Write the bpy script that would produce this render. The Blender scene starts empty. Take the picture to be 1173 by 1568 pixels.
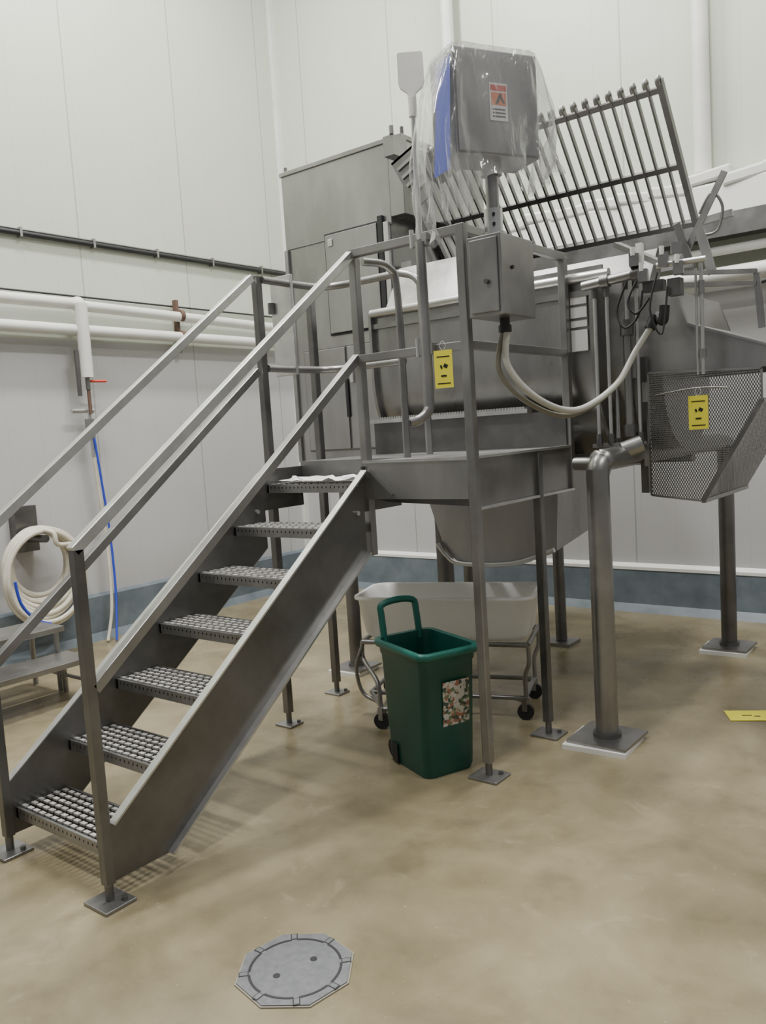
import bpy, math, random
from mathutils import Vector, Matrix
random.seed(7)
V=Vector
SC=bpy.context.scene
# ---------------------------------------------------------------- materials
def mat(name,col,rough=.5,metal=0.,noise=None,nscale=8,col2=None,bump=0,bscale=60,stretch=(1,1,1),spec=None,rvar=0,sss=0):
    m=bpy.data.materials.new(name);m.use_nodes=True;nt=m.node_tree;b=nt.nodes['Principled BSDF']
    b.inputs['Base Color'].default_value=(*col,1);b.inputs['Roughness'].default_value=rough;b.inputs['Metallic'].default_value=metal
    if spec is not None:b.inputs['Specular IOR Level'].default_value=spec
    if sss:
        b.inputs['Subsurface Weight'].default_value=sss;b.inputs['Subsurface Radius'].default_value=(.1,.1,.09);b.inputs['Subsurface Scale'].default_value=1
    if col2 or bump or rvar:
        tc=nt.nodes.new('ShaderNodeTexCoord');mp=nt.nodes.new('ShaderNodeMapping');mp.inputs['Scale'].default_value=stretch
        nt.links.new(tc.outputs['Object'],mp.inputs['Vector'])
        n=nt.nodes.new('ShaderNodeTexNoise');n.inputs['Scale'].default_value=nscale;n.inputs['Detail'].default_value=5;n.inputs['Roughness'].default_value=.6
        nt.links.new(mp.outputs[0],n.inputs['Vector'])
        if col2:
            r=nt.nodes.new('ShaderNodeValToRGB');r.color_ramp.elements[0].position=.35;r.color_ramp.elements[1].position=.68
            r.color_ramp.elements[0].color=(*col,1);r.color_ramp.elements[1].color=(*col2,1)
            nt.links.new(n.outputs['Fac'],r.inputs[0]);nt.links.new(r.outputs[0],b.inputs['Base Color'])
        if rvar:
            mr=nt.nodes.new('ShaderNodeMapRange');mr.inputs[1].default_value=.3;mr.inputs[2].default_value=.7;mr.inputs[3].default_value=rough-rvar;mr.inputs[4].default_value=rough+rvar
            nt.links.new(n.outputs['Fac'],mr.inputs[0]);nt.links.new(mr.outputs[0],b.inputs['Roughness'])
        if bump:
            n2=nt.nodes.new('ShaderNodeTexNoise');n2.inputs['Scale'].default_value=bscale;nt.links.new(mp.outputs[0],n2.inputs['Vector'])
            bp=nt.nodes.new('ShaderNodeBump');bp.inputs['Strength'].default_value=bump;bp.inputs['Distance'].default_value=.01
            nt.links.new(n2.outputs['Fac'],bp.inputs['Height']);nt.links.new(bp.outputs[0],b.inputs['Normal'])
    return m
STEEL=mat('stainless_steel',(.25,.245,.24),.36,.85,col2=(.36,.355,.35),nscale=3,rvar=.08)
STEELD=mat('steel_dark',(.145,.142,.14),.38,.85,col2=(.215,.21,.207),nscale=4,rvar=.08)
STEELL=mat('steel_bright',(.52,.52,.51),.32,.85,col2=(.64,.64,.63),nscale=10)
TROUGH=mat('brushed_steel_sheet',(.29,.285,.28),.33,.88,col2=(.42,.415,.41),nscale=2.2,stretch=(1,1,.35),rvar=.1,bump=.12,bscale=3)
GRIP=mat('tread_galvanised',(.6,.58,.56),.4,.6,col2=(.75,.73,.71),nscale=30)
WHITE=mat('white_plastic',(.78,.78,.75),.45)
PIPEW=mat('painted_pipe',(.72,.72,.68),.4,col2=(.62,.62,.59),nscale=3)
TUB=mat('cloudy_polyethylene',(.90,.89,.85),.45,col2=(.94,.93,.90),nscale=4,sss=.6)
BLACK=mat('black_rubber',(.015,.015,.017),.5)
GREEN=mat('green_plastic',(.004,.062,.045),.38,col2=(.006,.08,.06),nscale=5)
GREENL=mat('green_rim',(.010,.13,.10),.38)
YEL=mat('yellow_card',(.85,.78,.06),.6)
RED=mat('red_print',(.6,.05,.02),.5)
ORG=mat('orange_print',(.75,.2,.05),.5)
BLUE=mat('blue_plastic',(.03,.06,.5),.4)
HOSE=mat('cream_hose',(.58,.54,.44),.5,col2=(.68,.64,.54),nscale=12)
COND=mat('grey_conduit',(.46,.46,.42),.4)
CONDD=mat('olive_conduit',(.20,.19,.15),.4)
RUST=mat('rusty_bracket',(.12,.07,.05),.7)
PAPER=mat('paper',(.8,.8,.8),.7)
def label_mat():
    m=bpy.data.materials.new('printed_label');m.use_nodes=True;nt=m.node_tree;b=nt.nodes['Principled BSDF']
    tc=nt.nodes.new('ShaderNodeTexCoord');v=nt.nodes.new('ShaderNodeTexVoronoi');v.inputs['Scale'].default_value=70
    nt.links.new(tc.outputs['Object'],v.inputs['Vector'])
    s=nt.nodes.new('ShaderNodeSeparateColor');nt.links.new(v.outputs['Color'],s.inputs[0])
    r=nt.nodes.new('ShaderNodeValToRGB');r.color_ramp.interpolation='CONSTANT'
    cs=[(0,(.45,.43,.38)),(.3,(.05,.07,.05)),(.5,(.3,.12,.08)),(.62,(.5,.48,.44)),(.76,(.12,.18,.08)),(.9,(.4,.28,.2))]
    r.color_ramp.elements[0].color=(*cs[0][1],1);r.color_ramp.elements[1].position=cs[1][0];r.color_ramp.elements[1].color=(*cs[1][1],1)
    for p,c in cs[2:]:
        e=r.color_ramp.elements.new(p);e.color=(*c,1)
    nt.links.new(s.outputs[0],r.inputs[0]);nt.links.new(r.outputs[0],b.inputs['Base Color']);b.inputs['Roughness'].default_value=.5
    return m
LABEL=label_mat()
def bag_mat(name='clear_polythene',dens=.15):
    m=bpy.data.materials.new(name);m.use_nodes=True;nt=m.node_tree;nt.nodes.clear()
    o=nt.nodes.new('ShaderNodeOutputMaterial');t=nt.nodes.new('ShaderNodeBsdfTransparent');t.inputs[0].default_value=(.95,.95,.95,1)
    g=nt.nodes.new('ShaderNodeBsdfGlossy');g.inputs['Roughness'].default_value=.15;d=nt.nodes.new('ShaderNodeBsdfDiffuse');d.inputs[0].default_value=(.85,.85,.85,1)
    tc=nt.nodes.new('ShaderNodeTexCoord');mp=nt.nodes.new('ShaderNodeMapping');mp.inputs['Scale'].default_value=(1,1,.35);nt.links.new(tc.outputs['Object'],mp.inputs['Vector'])
    nz=nt.nodes.new('ShaderNodeTexNoise');nz.inputs['Scale'].default_value=11;nz.inputs['Detail'].default_value=2.5;nz.inputs['Distortion'].default_value=1.2;nt.links.new(mp.outputs[0],nz.inputs['Vector'])
    bp=nt.nodes.new('ShaderNodeBump');bp.inputs['Strength'].default_value=.9;bp.inputs['Distance'].default_value=.022;nt.links.new(nz.outputs['Fac'],bp.inputs['Height'])
    nt.links.new(bp.outputs[0],g.inputs['Normal'])
    m1=nt.nodes.new('ShaderNodeMixShader');m1.inputs[0].default_value=.5;nt.links.new(g.outputs[0],m1.inputs[1]);nt.links.new(d.outputs[0],m1.inputs[2])
    lw=nt.nodes.new('ShaderNodeLayerWeight');lw.inputs[0].default_value=.32;nt.links.new(bp.outputs[0],lw.inputs['Normal'])
    ma=nt.nodes.new('ShaderNodeMath');ma.operation='MULTIPLY_ADD';ma.inputs[1].default_value=.6;ma.inputs[2].default_value=dens;nt.links.new(lw.outputs['Facing'],ma.inputs[0])
    m2=nt.nodes.new('ShaderNodeMixShader');nt.links.new(ma.outputs[0],m2.inputs[0]);nt.links.new(t.outputs[0],m2.inputs[1]);nt.links.new(m1.outputs[0],m2.inputs[2])
    nt.links.new(m2.outputs[0],o.inputs[0]);return m
BAG=bag_mat()
# ---------------------------------------------------------------- mesh builder
class MB:
    def __init__(s): s.v=[];s.f=[];s.m=[];s.sm=[];s.mats=[]
    def mi(s,m):
        if m not in s.mats:s.mats.append(m)
        return s.mats.index(m)
    def add(s,vs,fs,m,sm=False):
        o=len(s.v);s.v+=[tuple(x) for x in vs];k=s.mi(m)
        for f in fs:s.f.append([o+i for i in f]);s.m.append(k);s.sm.append(sm)
    def box(s,a,b,m):
        x0,y0,z0=a;x1,y1,z1=b
        vs=[(x0,y0,z0),(x1,y0,z0),(x1,y1,z0),(x0,y1,z0),(x0,y0,z1),(x1,y0,z1),(x1,y1,z1),(x0,y1,z1)]
        s.add(vs,[(3,2,1,0),(4,5,6,7),(0,1,5,4),(1,2,6,5),(2,3,7,6),(3,0,4,7)],m)
    def rbox(s,c,sz,ang,m,tilt=None):
        R=Matrix.Rotation(ang,3,'Z')
        if tilt: R=R@tilt
        vs=[]
        for z in(-1,1):
            for x,y in((-1,-1),(1,-1),(1,1),(-1,1)): vs.append(V(c)+R@V((x*sz[0]/2,y*sz[1]/2,z*sz[2]/2)))
        s.add(vs,[(3,2,1,0),(4,5,6,7),(0,1,5,4),(1,2,6,5),(2,3,7,6),(3,0,4,7)],m)
    def bar(s,p,q,w,h,m,up=(0,0,1)):
        p=V(p);q=V(q);d=(q-p).normalized();u=V(up)
        if abs(d.dot(u))>.98:u=V((0,1,0))
        sx=d.cross(u).normalized();uu=sx.cross(d).normalized()
        vs=[]
        for e in(p,q):
            for a,b in((-1,-1),(1,-1),(1,1),(-1,1)): vs.append(e+sx*a*w/2+uu*b*h/2)
        s.add(vs,[(0,1,2,3),(7,6,5,4),(1,0,4,5),(2,1,5,6),(3,2,6,7),(0,3,7,4)],m)
    def cyl(s,p,q,r,m,n=16,r2=None,caps=True):
        p=V(p);q=V(q);r2=r if r2 is None else r2;d=(q-p).normalized();u=V((0,0,1)) if abs(d.z)<.9 else V((1,0,0))
        a=d.cross(u).normalized();b=d.cross(a).normalized();vs=[]
        for e,rr in((p,r),(q,r2)):
            for i in range(n):
                t=2*math.pi*i/n;vs.append(e+a*math.cos(t)*rr+b*math.sin(t)*rr)
        s.add(vs,[(i,(i+1)%n,n+(i+1)%n,n+i) for i in range(n)],m,True)
        if caps:s.add(vs,[tuple(range(n))[::-1],tuple(range(n,2*n))],m)
    def path(s,pts,r,m,n=10,sub=6,closed=False,smooth=True):
        P=[V(p) for p in pts]
        if smooth:
            Q=[];L=len(P)
            for i in range(L if closed else L-1):
                g=(lambda k:P[k%L]) if closed else (lambda k:P[max(0,min(L-1,k))])
                p0,p1,p2,p3=g(i-1),g(i),g(i+1),g(i+2)
                for j in range(sub):
                    t=j/sub;Q.append(.5*((2*p1)+(p2-p0)*t+(2*p0-5*p1+4*p2-p3)*t*t+(-p0+3*p1-3*p2+p3)*t**3))
            if not closed:Q.append(P[-1])
            P=Q
        L=len(P);vs=[];a=None
        for i in range(L):
            if closed:d=P[(i+1)%L]-P[i-1]
            else:d=P[min(i+1,L-1)]-P[max(i-1,0)]
            d.normalize()
            if a is None:
                u=V((0,0,1)) if abs(d.z)<.9 else V((1,0,0));a=d.cross(u).normalized()
            else:
                a=(a-d*a.dot(d)).normalized()
            b=d.cross(a)
            for k in range(n):
                t=2*math.pi*k/n;vs.append(P[i]+a*math.cos(t)*r+b*math.sin(t)*r)
        fs=[]
        for i in range(L if closed else L-1):
            j=(i+1)%L
            for k in range(n):fs.append((i*n+k,i*n+(k+1)%n,j*n+(k+1)%n,j*n+k))
        s.add(vs,fs,m,True)
        if not closed:s.add(vs,[tuple(range(n))[::-1],tuple(range((L-1)*n,L*n))],m)
    def prism(s,poly,ax,a,b,m,sm=False):
        def mk(p,c): return (c,p[0],p[1]) if ax==0 else ((p[0],c,p[1]) if ax==1 else (p[0],p[1],c))
        n=len(poly);vs=[mk(p,a) for p in poly]+[mk(p,b) for p in poly]
        s.add(vs,[tuple(range(n)),tuple(range(n,2*n))[::-1]],m)
        s.add(vs,[(i,n+i,n+(i+1)%n,(i+1)%n) for i in range(n)],m,sm)
    def sph(s,c,r,m,n=12,sc=(1,1,1)):
        vs=[];fs=[]
        for i in range(n+1):
            for j in range(n*2):
                p=math.pi*i/n;t=math.pi*j/n
                vs.append((c[0]+r*sc[0]*math.sin(p)*math.cos(t),c[1]+r*sc[1]*math.sin(p)*math.sin(t),c[2]+r*sc[2]*math.cos(p)))
        for i in range(n):
            for j in range(n*2):fs.append((i*2*n+j,i*2*n+(j+1)%(2*n),(i+1)*2*n+(j+1)%(2*n),(i+1)*2*n+j))
        s.add(vs,fs,m,True)
    def obj(s,name,parent=None,bevel=0,recalc=True):
        me=bpy.data.meshes.new(name);me.from_pydata(s.v,[],s.f)
        for m in s.mats:me.materials.append(m)
        me.polygons.foreach_set('material_index',s.m);me.polygons.foreach_set('use_smooth',s.sm)
        me.update()
        if recalc:
            import bmesh
            bm=bmesh.new();bm.from_mesh(me);bmesh.ops.recalc_face_normals(bm,faces=bm.faces);bm.to_mesh(me);bm.free()
        o=bpy.data.objects.new(name,me);SC.collection.objects.link(o)
        if parent:o.parent=parent
        if bevel:
            b=o.modifiers.new('bevel','BEVEL');b.width=bevel;b.segments=2;b.limit_method='ANGLE';b.angle_limit=math.radians(50)
        return o
def empty(name):
    e=bpy.data.objects.new(name,None);e.empty_display_size=.2;SC.collection.objects.link(e);return e
# ---------------------------------------------------------------- room
XW,YW,HT=-6.3,6.65,7.4
def wall_mat(name,axis):
    m=bpy.data.materials.new(name);m.use_nodes=True;nt=m.node_tree;b=nt.nodes['Principled BSDF'];b.inputs['Roughness'].default_value=.36
    tc=nt.nodes.new('ShaderNodeTexCoord');sp=nt.nodes.new('ShaderNodeSeparateXYZ');nt.links.new(tc.outputs['Object'],sp.inputs[0])
    def mth(op,a,bv):
        n=nt.nodes.new('ShaderNodeMath');n.operation=op
        for i,x in enumerate((a,bv)):
            if x is None:continue
            if isinstance(x,(int,float)):n.inputs[i].default_value=x
            else:nt.links.new(x,n.inputs[i])
        return n.outputs[0]
    u=mth('DIVIDE',sp.outputs[axis],1.12);fr=mth('FRACT',mth('ADD',u,20.3),None);seam=mth('LESS_THAN',fr,.012)
    fr2=mth('FRACT',mth('MULTIPLY',u,4),None);rib=mth('LESS_THAN',fr2,.02)
    n=nt.nodes.new('ShaderNodeTexNoise');n.inputs['Scale'].default_value=1.2;n.inputs['Detail'].default_value=4;nt.links.new(tc.outputs['Object'],n.inputs['Vector'])
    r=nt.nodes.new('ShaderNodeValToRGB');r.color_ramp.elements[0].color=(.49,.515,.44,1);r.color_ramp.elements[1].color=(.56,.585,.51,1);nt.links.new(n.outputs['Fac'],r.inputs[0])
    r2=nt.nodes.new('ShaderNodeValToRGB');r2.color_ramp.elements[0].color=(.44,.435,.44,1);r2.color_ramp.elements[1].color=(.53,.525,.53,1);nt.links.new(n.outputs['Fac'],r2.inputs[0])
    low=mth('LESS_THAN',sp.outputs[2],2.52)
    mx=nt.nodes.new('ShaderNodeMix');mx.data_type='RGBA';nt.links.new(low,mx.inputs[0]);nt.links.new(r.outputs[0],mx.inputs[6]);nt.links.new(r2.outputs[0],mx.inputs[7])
    f=mth('ADD',mth('MULTIPLY',seam,.5),mth('MULTIPLY',rib,.12))
    mx2=nt.nodes.new('ShaderNodeMix');mx2.data_type='RGBA';nt.links.new(f,mx2.inputs[0]);nt.links.new(mx.outputs[2],mx2.inputs[6]);mx2.inputs[7].default_value=(.2,.2,.19,1)
    nt.links.new(mx2.outputs[2],b.inputs['Base Color'])
    h=mth('SUBTRACT',1,mth('MAXIMUM',seam,rib));bp=nt.nodes.new('ShaderNodeBump');bp.inputs['Strength'].default_value=.3;bp.inputs['Distance'].default_value=.004
    nt.links.new(h,bp.inputs['Height']);nt.links.new(bp.outputs[0],b.inputs['Normal'])
    return m
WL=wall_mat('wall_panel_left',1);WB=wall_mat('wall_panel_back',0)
def floor_mat():
    m=bpy.data.materials.new('epoxy_floor');m.use_nodes=True;nt=m.node_tree;b=nt.nodes['Principled BSDF']
    tc=nt.nodes.new('ShaderNodeTexCoord')
    def nz(s,d=6,ro=.6,dist=0):
        n=nt.nodes.new('ShaderNodeTexNoise');n.inputs['Scale'].default_value=s;n.inputs['Detail'].default_value=d;n.inputs['Roughness'].default_value=ro;n.inputs['Distortion'].default_value=dist
        nt.links.new(tc.outputs['Object'],n.inputs['Vector']);return n
    def mixc(f,a,bb):
        mx=nt.nodes.new('ShaderNodeMix');mx.data_type='RGBA'
        nt.links.new(f,mx.inputs[0]);nt.links.new(a,mx.inputs[6]);mx.inputs[7].default_value=bb
        return mx
    n1=nz(1.6,6,.58,.3);r=nt.nodes.new('ShaderNodeValToRGB');e=r.color_ramp.elements
    e[0].position=.34;e[0].color=(.165,.137,.08,1);e[1].position=.68;e[1].color=(.33,.28,.178,1);x=e.new(.5);x.color=(.25,.209,.127,1)
    nt.links.new(n1.outputs['Fac'],r.inputs[0])
    n6=nz(3.4,5,.6,.6);r6=nt.nodes.new('ShaderNodeValToRGB');r6.color_ramp.elements[0].position=.55;r6.color_ramp.elements[1].position=.70;nt.links.new(n6.outputs['Fac'],r6.inputs[0])
    m6=nt.nodes.new('ShaderNodeMath');m6.operation='MULTIPLY';m6.inputs[1].default_value=.34;nt.links.new(r6.outputs[0],m6.inputs[0])
    c1=mixc(m6.outputs[0],r.outputs[0],(.12,.10,.062,1))
    n7=nz(5.5,6,.65,.8);r7=nt.nodes.new('ShaderNodeValToRGB');r7.color_ramp.elements[0].position=.60;r7.color_ramp.elements[1].position=.68;nt.links.new(n7.outputs['Fac'],r7.inputs[0])
    m7=nt.nodes.new('ShaderNodeMath');m7.operation='MULTIPLY';m7.inputs[1].default_value=.16;nt.links.new(r7.outputs[0],m7.inputs[0])
    c1=mixc(m7.outputs[0],c1.outputs[2],(.50,.44,.31,1))
    n2=nz(45,3);r2=nt.nodes.new('ShaderNodeValToRGB');r2.color_ramp.elements[0].position=.69;r2.color_ramp.elements[1].position=.73
    nt.links.new(n2.outputs['Fac'],r2.inputs[0])
    n4=nz(2.3,2);mm=nt.nodes.new('ShaderNodeMath');mm.operation='MULTIPLY';nt.links.new(r2.outputs[0],mm.inputs[0]);nt.links.new(n4.outputs['Fac'],mm.inputs[1])
    c2=mixc(mm.outputs[0],c1.outputs[2],(.55,.49,.37,1))
    nt.links.new(c2.outputs[2],b.inputs['Base Color'])
    n3=nz(2.4,4);mr=nt.nodes.new('ShaderNodeMapRange');mr.inputs[1].default_value=.35;mr.inputs[2].default_value=.65;mr.inputs[3].default_value=.2;mr.inputs[4].default_value=.42
    nt.links.new(n3.outputs['Fac'],mr.inputs[0]);nt.links.new(mr.outputs[0],b.inputs['Roughness'])
    n5=nz(13,3);bp=nt.nodes.new('ShaderNodeBump');bp.inputs['Strength'].default_value=.25;bp.inputs['Distance'].default_value=.007
    nt.links.new(n5.outputs['Fac'],bp.inputs['Height']);nt.links.new(bp.outputs[0],b.inputs['Normal'])
    return m
FL=floor_mat()
b=MB();b.box((XW-.1,-3,-.1),(4,YW+.1,0),FL);b.obj('floor')
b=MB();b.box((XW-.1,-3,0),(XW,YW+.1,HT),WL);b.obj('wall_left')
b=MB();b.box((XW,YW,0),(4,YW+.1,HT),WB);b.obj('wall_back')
b=MB();b.box((XW-.1,-3,HT),(4,YW+.1,HT+.1),mat('ceiling_white',(.7,.7,.68),.6));b.obj('ceiling')
BB=mat('blue_grey_cove',(.10,.125,.15),.45,col2=(.16,.19,.215),nscale=5)
b=MB()
b.prism([(XW,.0),(XW+.13,0),(XW+.07,.06),(XW+.05,.36),(XW,.38)],1,-3,YW,BB);b.obj('baseboard_left')
b=MB();b.prism([(YW,.0),(YW-.13,0),(YW-.07,.06),(YW-.05,.34),(YW,.34)],0,XW+.05,4,BB)
b.prism([(YW,.34),(YW-.055,.34),(YW-.055,.365),(YW,.39)],0,XW+.05,4,WHITE);b.obj('baseboard_back')
b=MB();b.box((XW,YW-.05,.4),(XW+.05,YW,HT),PIPEW);b.obj('trim_1')
# ---------------------------------------------------------------- staircase
XR,XL=-2.56,-3.25
st=empty('metal_staircase')
for nm,x,sg in(('stringer_right',XR,1),('stringer_left',XL,-1)):
    b=MB();yt=3.115
    poly=[(1.585,.07),(1.82,.07),(yt,1.02),(yt,1.42),(1.585,.285)]
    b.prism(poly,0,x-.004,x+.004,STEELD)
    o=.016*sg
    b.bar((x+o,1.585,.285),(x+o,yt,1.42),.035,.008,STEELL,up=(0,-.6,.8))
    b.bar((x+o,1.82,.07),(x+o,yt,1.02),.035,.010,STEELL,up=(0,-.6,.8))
    b.obj(nm,st)
b=MB();b.box((XL-.004,3.115,1.22),(XL+.004,3.42,1.44),STEELD);b.box((XR-.004,3.115,1.22),(XR+.004,3.42,1.44),STEELD);b.obj('landing_plates',st)
tw=(XL+.006,XR-.006)
for i in range(7):
    y0=1.60+.257*i;z=.175+.197*i;b=MB();dpt=.235
    b.box((tw[0],y0,z-.045),(tw[1],y0+.012,z),STEEL)
    b.box((tw[0],y0+dpt-.012,z-.045),(tw[1],y0+dpt,z),STEEL)
    for xx in(tw[0],tw[1]-.01):b.box((xx,y0,z-.045),(xx+.01,y0+dpt,z-.002),STEEL)
    rows=6
    for k in range(rows):
        yy=y0+.012+(dpt-.024)*(k+.5)/rows
        b.box((tw[0],yy-.004,z-.02),(tw[1],yy+.004,z-.004),STEELD)
        nx=15
        for j in range(nx):
            xc=tw[0]+(tw[1]-tw[0])*(j+(.5 if k%2 else .25)+.1)/(nx+.3)
            b.rbox((xc,yy,z-.002),(.03,.017,.008),0,GRIP)
    for j in range(1,24):
        xc=tw[0]+(tw[1]-tw[0])*j/24
        b.box((xc-.003,y0,z-.022),(xc+.003,y0+dpt,z-.012),STEELD)
    b.obj('tread_%d'%(i+1),st)
T=.038
def post(b,x,y,z0,z1,w=T,foot=True,m=STEEL,fs=.14):
    b.bar((x,y,z0+(.07 if foot else 0)),(x,y,z1),w,w,m)
    if foot:
        b.cyl((x,y,.008),(x,y,.09),.016,STEELD,12);b.rbox((x,y,.006),(fs,fs*.9,.012),0,STEEL);b.cyl((x+.045,y+.03,.01),(x+.045,y+.03,.025),.012,STEELD,6)
for nm,x in(('right',XR),('left',XL)):
    b=MB();post(b,x,1.56,0,1.27,m=STEELD)
    b.bar((x,1.545,1.262),(x,3.14,2.45),T,T,STEELL,up=(0,-.6,.8))
    b.bar((x,1.575,.775),(x,3.14,1.965),T,T,STEEL,up=(0,-.6,.8))
    for (yy,zz) in((3.05,1.36),(3.05,1.22)):b.cyl((x,yy,zz),(x+.02,yy,zz),.012,STEELL,8)
    b.obj('handrail_'+nm,st,bevel=.003)
b=MB();n=13;m_=7;vs=[];fs=[]
for i in range(n):
    for j in range(m_):
        vs.append((-3.18+.58*i/(n-1)+random.uniform(-.012,.012),3.15+.15*j/(m_-1)+random.uniform(-.02,.02),1.366+random.uniform(0,.028)))
for i in range(n-1):
    for j in range(m_-1):fs.append((i*m_+j,(i+1)*m_+j,(i+1)*m_+j+1,i*m_+j+1))
b.add(vs,fs,PAPER);b.obj('crumpled_paper')
# ---------------------------------------------------------------- platform
pf=empty('work_platform')
PX,PY0,PY1,PL=-1.94,3.14,4.12,3.74
b=MB()
post(b,PX,PY0,0,2.47,.042,fs=.15,m=STEEL);post(b,PX,PL,0,1.45,.042,fs=.15,m=STEELD);post(b,PX,PY1,1.24,2.45,.042,foot=False)
post(b,XL-.02,3.2,0,2.47,.042,fs=.12,m=STEELD);post(b,XR,PY0+.02,1.0,2.46,.042,foot=False);post(b,XL-.15,PL+.02,0,2.45,.042,fs=.12,m=STEELD)
b.obj('posts',pf,bevel=.004)
b=MB()
for z in(2.45,1.955):
    b.bar((XR,PY0,z),(PX,PY0,z),T,T,STEEL);b.bar((PX,PY0,z),(PX,PY1,z),T,T,STEEL)
for z in(2.45,1.98):
    b.path([(XL,3.22,z),(XL,3.5,z),(XL+.03,3.66,z),(XL+.18,3.72,z),(XL+.55,3.72,z)],.02,STEEL,10)
b.path([(XL+.55,3.72,2.45),(XL+.66,3.72,2.40),(XL+.68,3.72,2.25),(XL+.68,3.72,1.45)],.02,STEEL,10)
b.path([(XR+.02,PY0+.06,2.42),(XR+.07,PY0+.2,2.40),(XR+.08,PY0+.25,2.25),(XR+.08,PY0+.25,1.45)],.019,STEEL,10)
b.obj('guard_rails',pf,bevel=.003)
b=MB()
b.box((XR+.005,PY0,1.45),(PX,PY1-.01,1.465),STEEL);b.box((XL,3.43,1.45),(XR+.005,PY1-.01,1.465),STEEL)
b.box((XL,3.42,1.37),(XR,3.43,1.465),STEEL)
b.box((XR,PY0-.004,1.28),(PX-.02,PY0,1.465),TROUGH)
b.box((XR,PY0-.012,1.455),(PX-.02,PY0-.004,1.468),STEELL)
b.box((PX-.004,PY0,1.235),(PX+.004,PY1,1.465),STEEL)
b.bar((PX+.01,PY0,1.235),(PX+.01,PY1,1.235),.02,.012,STEELL);b.bar((PX+.01,PY0,1.465),(PX+.01,PY1,1.465),.02,.012,STEELL)
b.prism([(XR,1.28),(PX,1.28),(PX,1.24),(XR+.1,1.26)],1,PY0+.05,PY0+.06,STEELD)
b.bar((XR+.03,PY0-.01,1.42),(XR+.17,PY0-.01,1.30),.008,.012,STEEL)
b.box((XL,PY1-.03,1.28),(PX,PY1-.02,1.465),STEELD)
b.box((XR+.01,PY0+.3,1.25),(PX-.03,PY0+.34,1.45),STEELD)
b.obj('deck',pf)
b=MB()
kx=PX-.2
b.box((XL-.0,PY1-.08,1.655),(kx,PY1-.02,1.678),STEELL)
b.box((XL+.02,PY1-.035,1.465),(PX,PY1-.025,1.655),STEELD)  # dark panel added to stand in for shade on the trough below the rail
for i in range(60):
    x=XL+.01+i*(kx-.02-XL)/60;b.box((x,PY1-.08,1.678),(x+.011,PY1-.02,1.69),STEELL)
b.obj('kick_rail_and_shade_panel',pf)
b=MB()
b.box((XL-.14,3.42,1.95),(XL+.02,3.44,2.50),STEELL);b.cyl((XL-.13,3.41,2.3),(XL-.13,3.41,2.36),.02,STEELD);b.obj('gate_plate',pf,bevel=.003)
# ---------------------------------------------------------------- mixer
mx=empty('industrial_mixer')
x0,x1,ya,yb,zt=-3.25,-1.80,4.17,5.33,2.335
yc=(ya+yb)/2;rad=(yb-ya)/2;zc=1.93
def uprof(r,zt,n=24,zc=zc):
    return [(yc-r,zt)]+[(yc-r*math.cos(math.pi*i/n),zc-r*math.sin(math.pi*i/n)) for i in range(n+1)]+[(yc+r,zt)]
b=MB()
outer=uprof(rad,zt);n=len(outer)
vs=[(x0,p[0],p[1]) for p in outer]+[(x1,p[0],p[1]) for p in outer]
b.add(vs,[(i,i+1,n+i+1,n+i) for i in range(n-1)],TROUGH,True)
inner=uprof(rad-.012,zt);vs=[(x0,p[0],p[1]) for p in inner]+[(x1,p[0],p[1]) for p in inner]
b.add(vs,[(i,i+1,n+i+1,n+i) for i in range(n-1)],STEEL,True)
b.obj('trough',mx,recalc=False)
b=MB()
pl=uprof(rad+.035,zt+.02)
b.prism(pl,0,x0-.015,x0+.005,STEEL);b.prism(pl,0,x1-.005,x1+.015,STEEL)
b.prism(uprof(rad+.02,zt-.1),0,-3.06,-3.045,STEELD)
b.prism(uprof(rad-.10,zt-.04),0,x1+.015,x1+.12,TROUGH,False)
b.prism(uprof(rad-.08,zt-.02),0,x1+.12,x1+.135,STEEL)
b.obj('end_plates',mx)
b=MB()
b.path([(x0,ya-.02,zt),(x1+.1,ya-.02,zt)],.026,STEELL,12,smooth=False);b.path([(x0,yb,zt),(x1,yb,zt)],.026,STEEL,12,smooth=False)
b.bar((x0,ya-.01,zt-.08),(x1,ya-.01,zt-.08),.02,.03,STEEL)
b.box((x1-.12,ya-.015,1.96),(x1-.03,ya-.005,2.07),PAPER);b.box((x1-.12,ya-.015,2.085),(x1-.03,ya-.005,2.27),PAPER)
for z in(2.12,2.19):b.box((x1-.12,ya-.018,z),(x1-.03,ya-.015,z+.012),STEELD)
b.obj('rim_tubes',mx)
b=MB();b.cyl((x0,yc,1.9),(x1,yc,1.9),.06,STEELD)
for i in range(5):
    xx=x0+.2+i*.26;a=i*1.1;b.bar((xx,yc,1.9),(xx,yc+.45*math.cos(a),1.9+.36*math.sin(a)),.03,.05,STEEL)
b.obj('agitator',mx)
b=MB()
b.prism([(ya+.06,zt+.02),(ya+.08,zt+.02),(ya+.26,zt+.30),(ya+.24,zt+.30)],0,-3.2,-2.45,STEEL)
b.prism([(yb-.25,zt),(yb,zt),(yb,zt+.30),(yb-.03,zt+.30)],0,-3.2,-1.85,STEELD)
b.box((-2.45,ya+.25,zt),(-1.85,ya+.27,zt+.10),STEEL)
b.box((-3.23,ya+.3,zt),(-3.15,yb,zt+.35),STEEL)
b.obj('lid_panels',mx)
b=MB();cx0,cx1,cy0,cy1,cz0,cz1=-4.22,-3.27,4.45,5.45,1.42,3.46
b.box((cx0,cy0,cz0),(cx1,cy1,cz1),TROUGH)
b.box((cx0-.01,cy0-.012,cz1-.02),(cx1+.12,cy1,cz1+.01),STEEL)
b.box((cx1,cy0,2.98),(cx1+.11,cy1,cz1),TROUGH)
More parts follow.
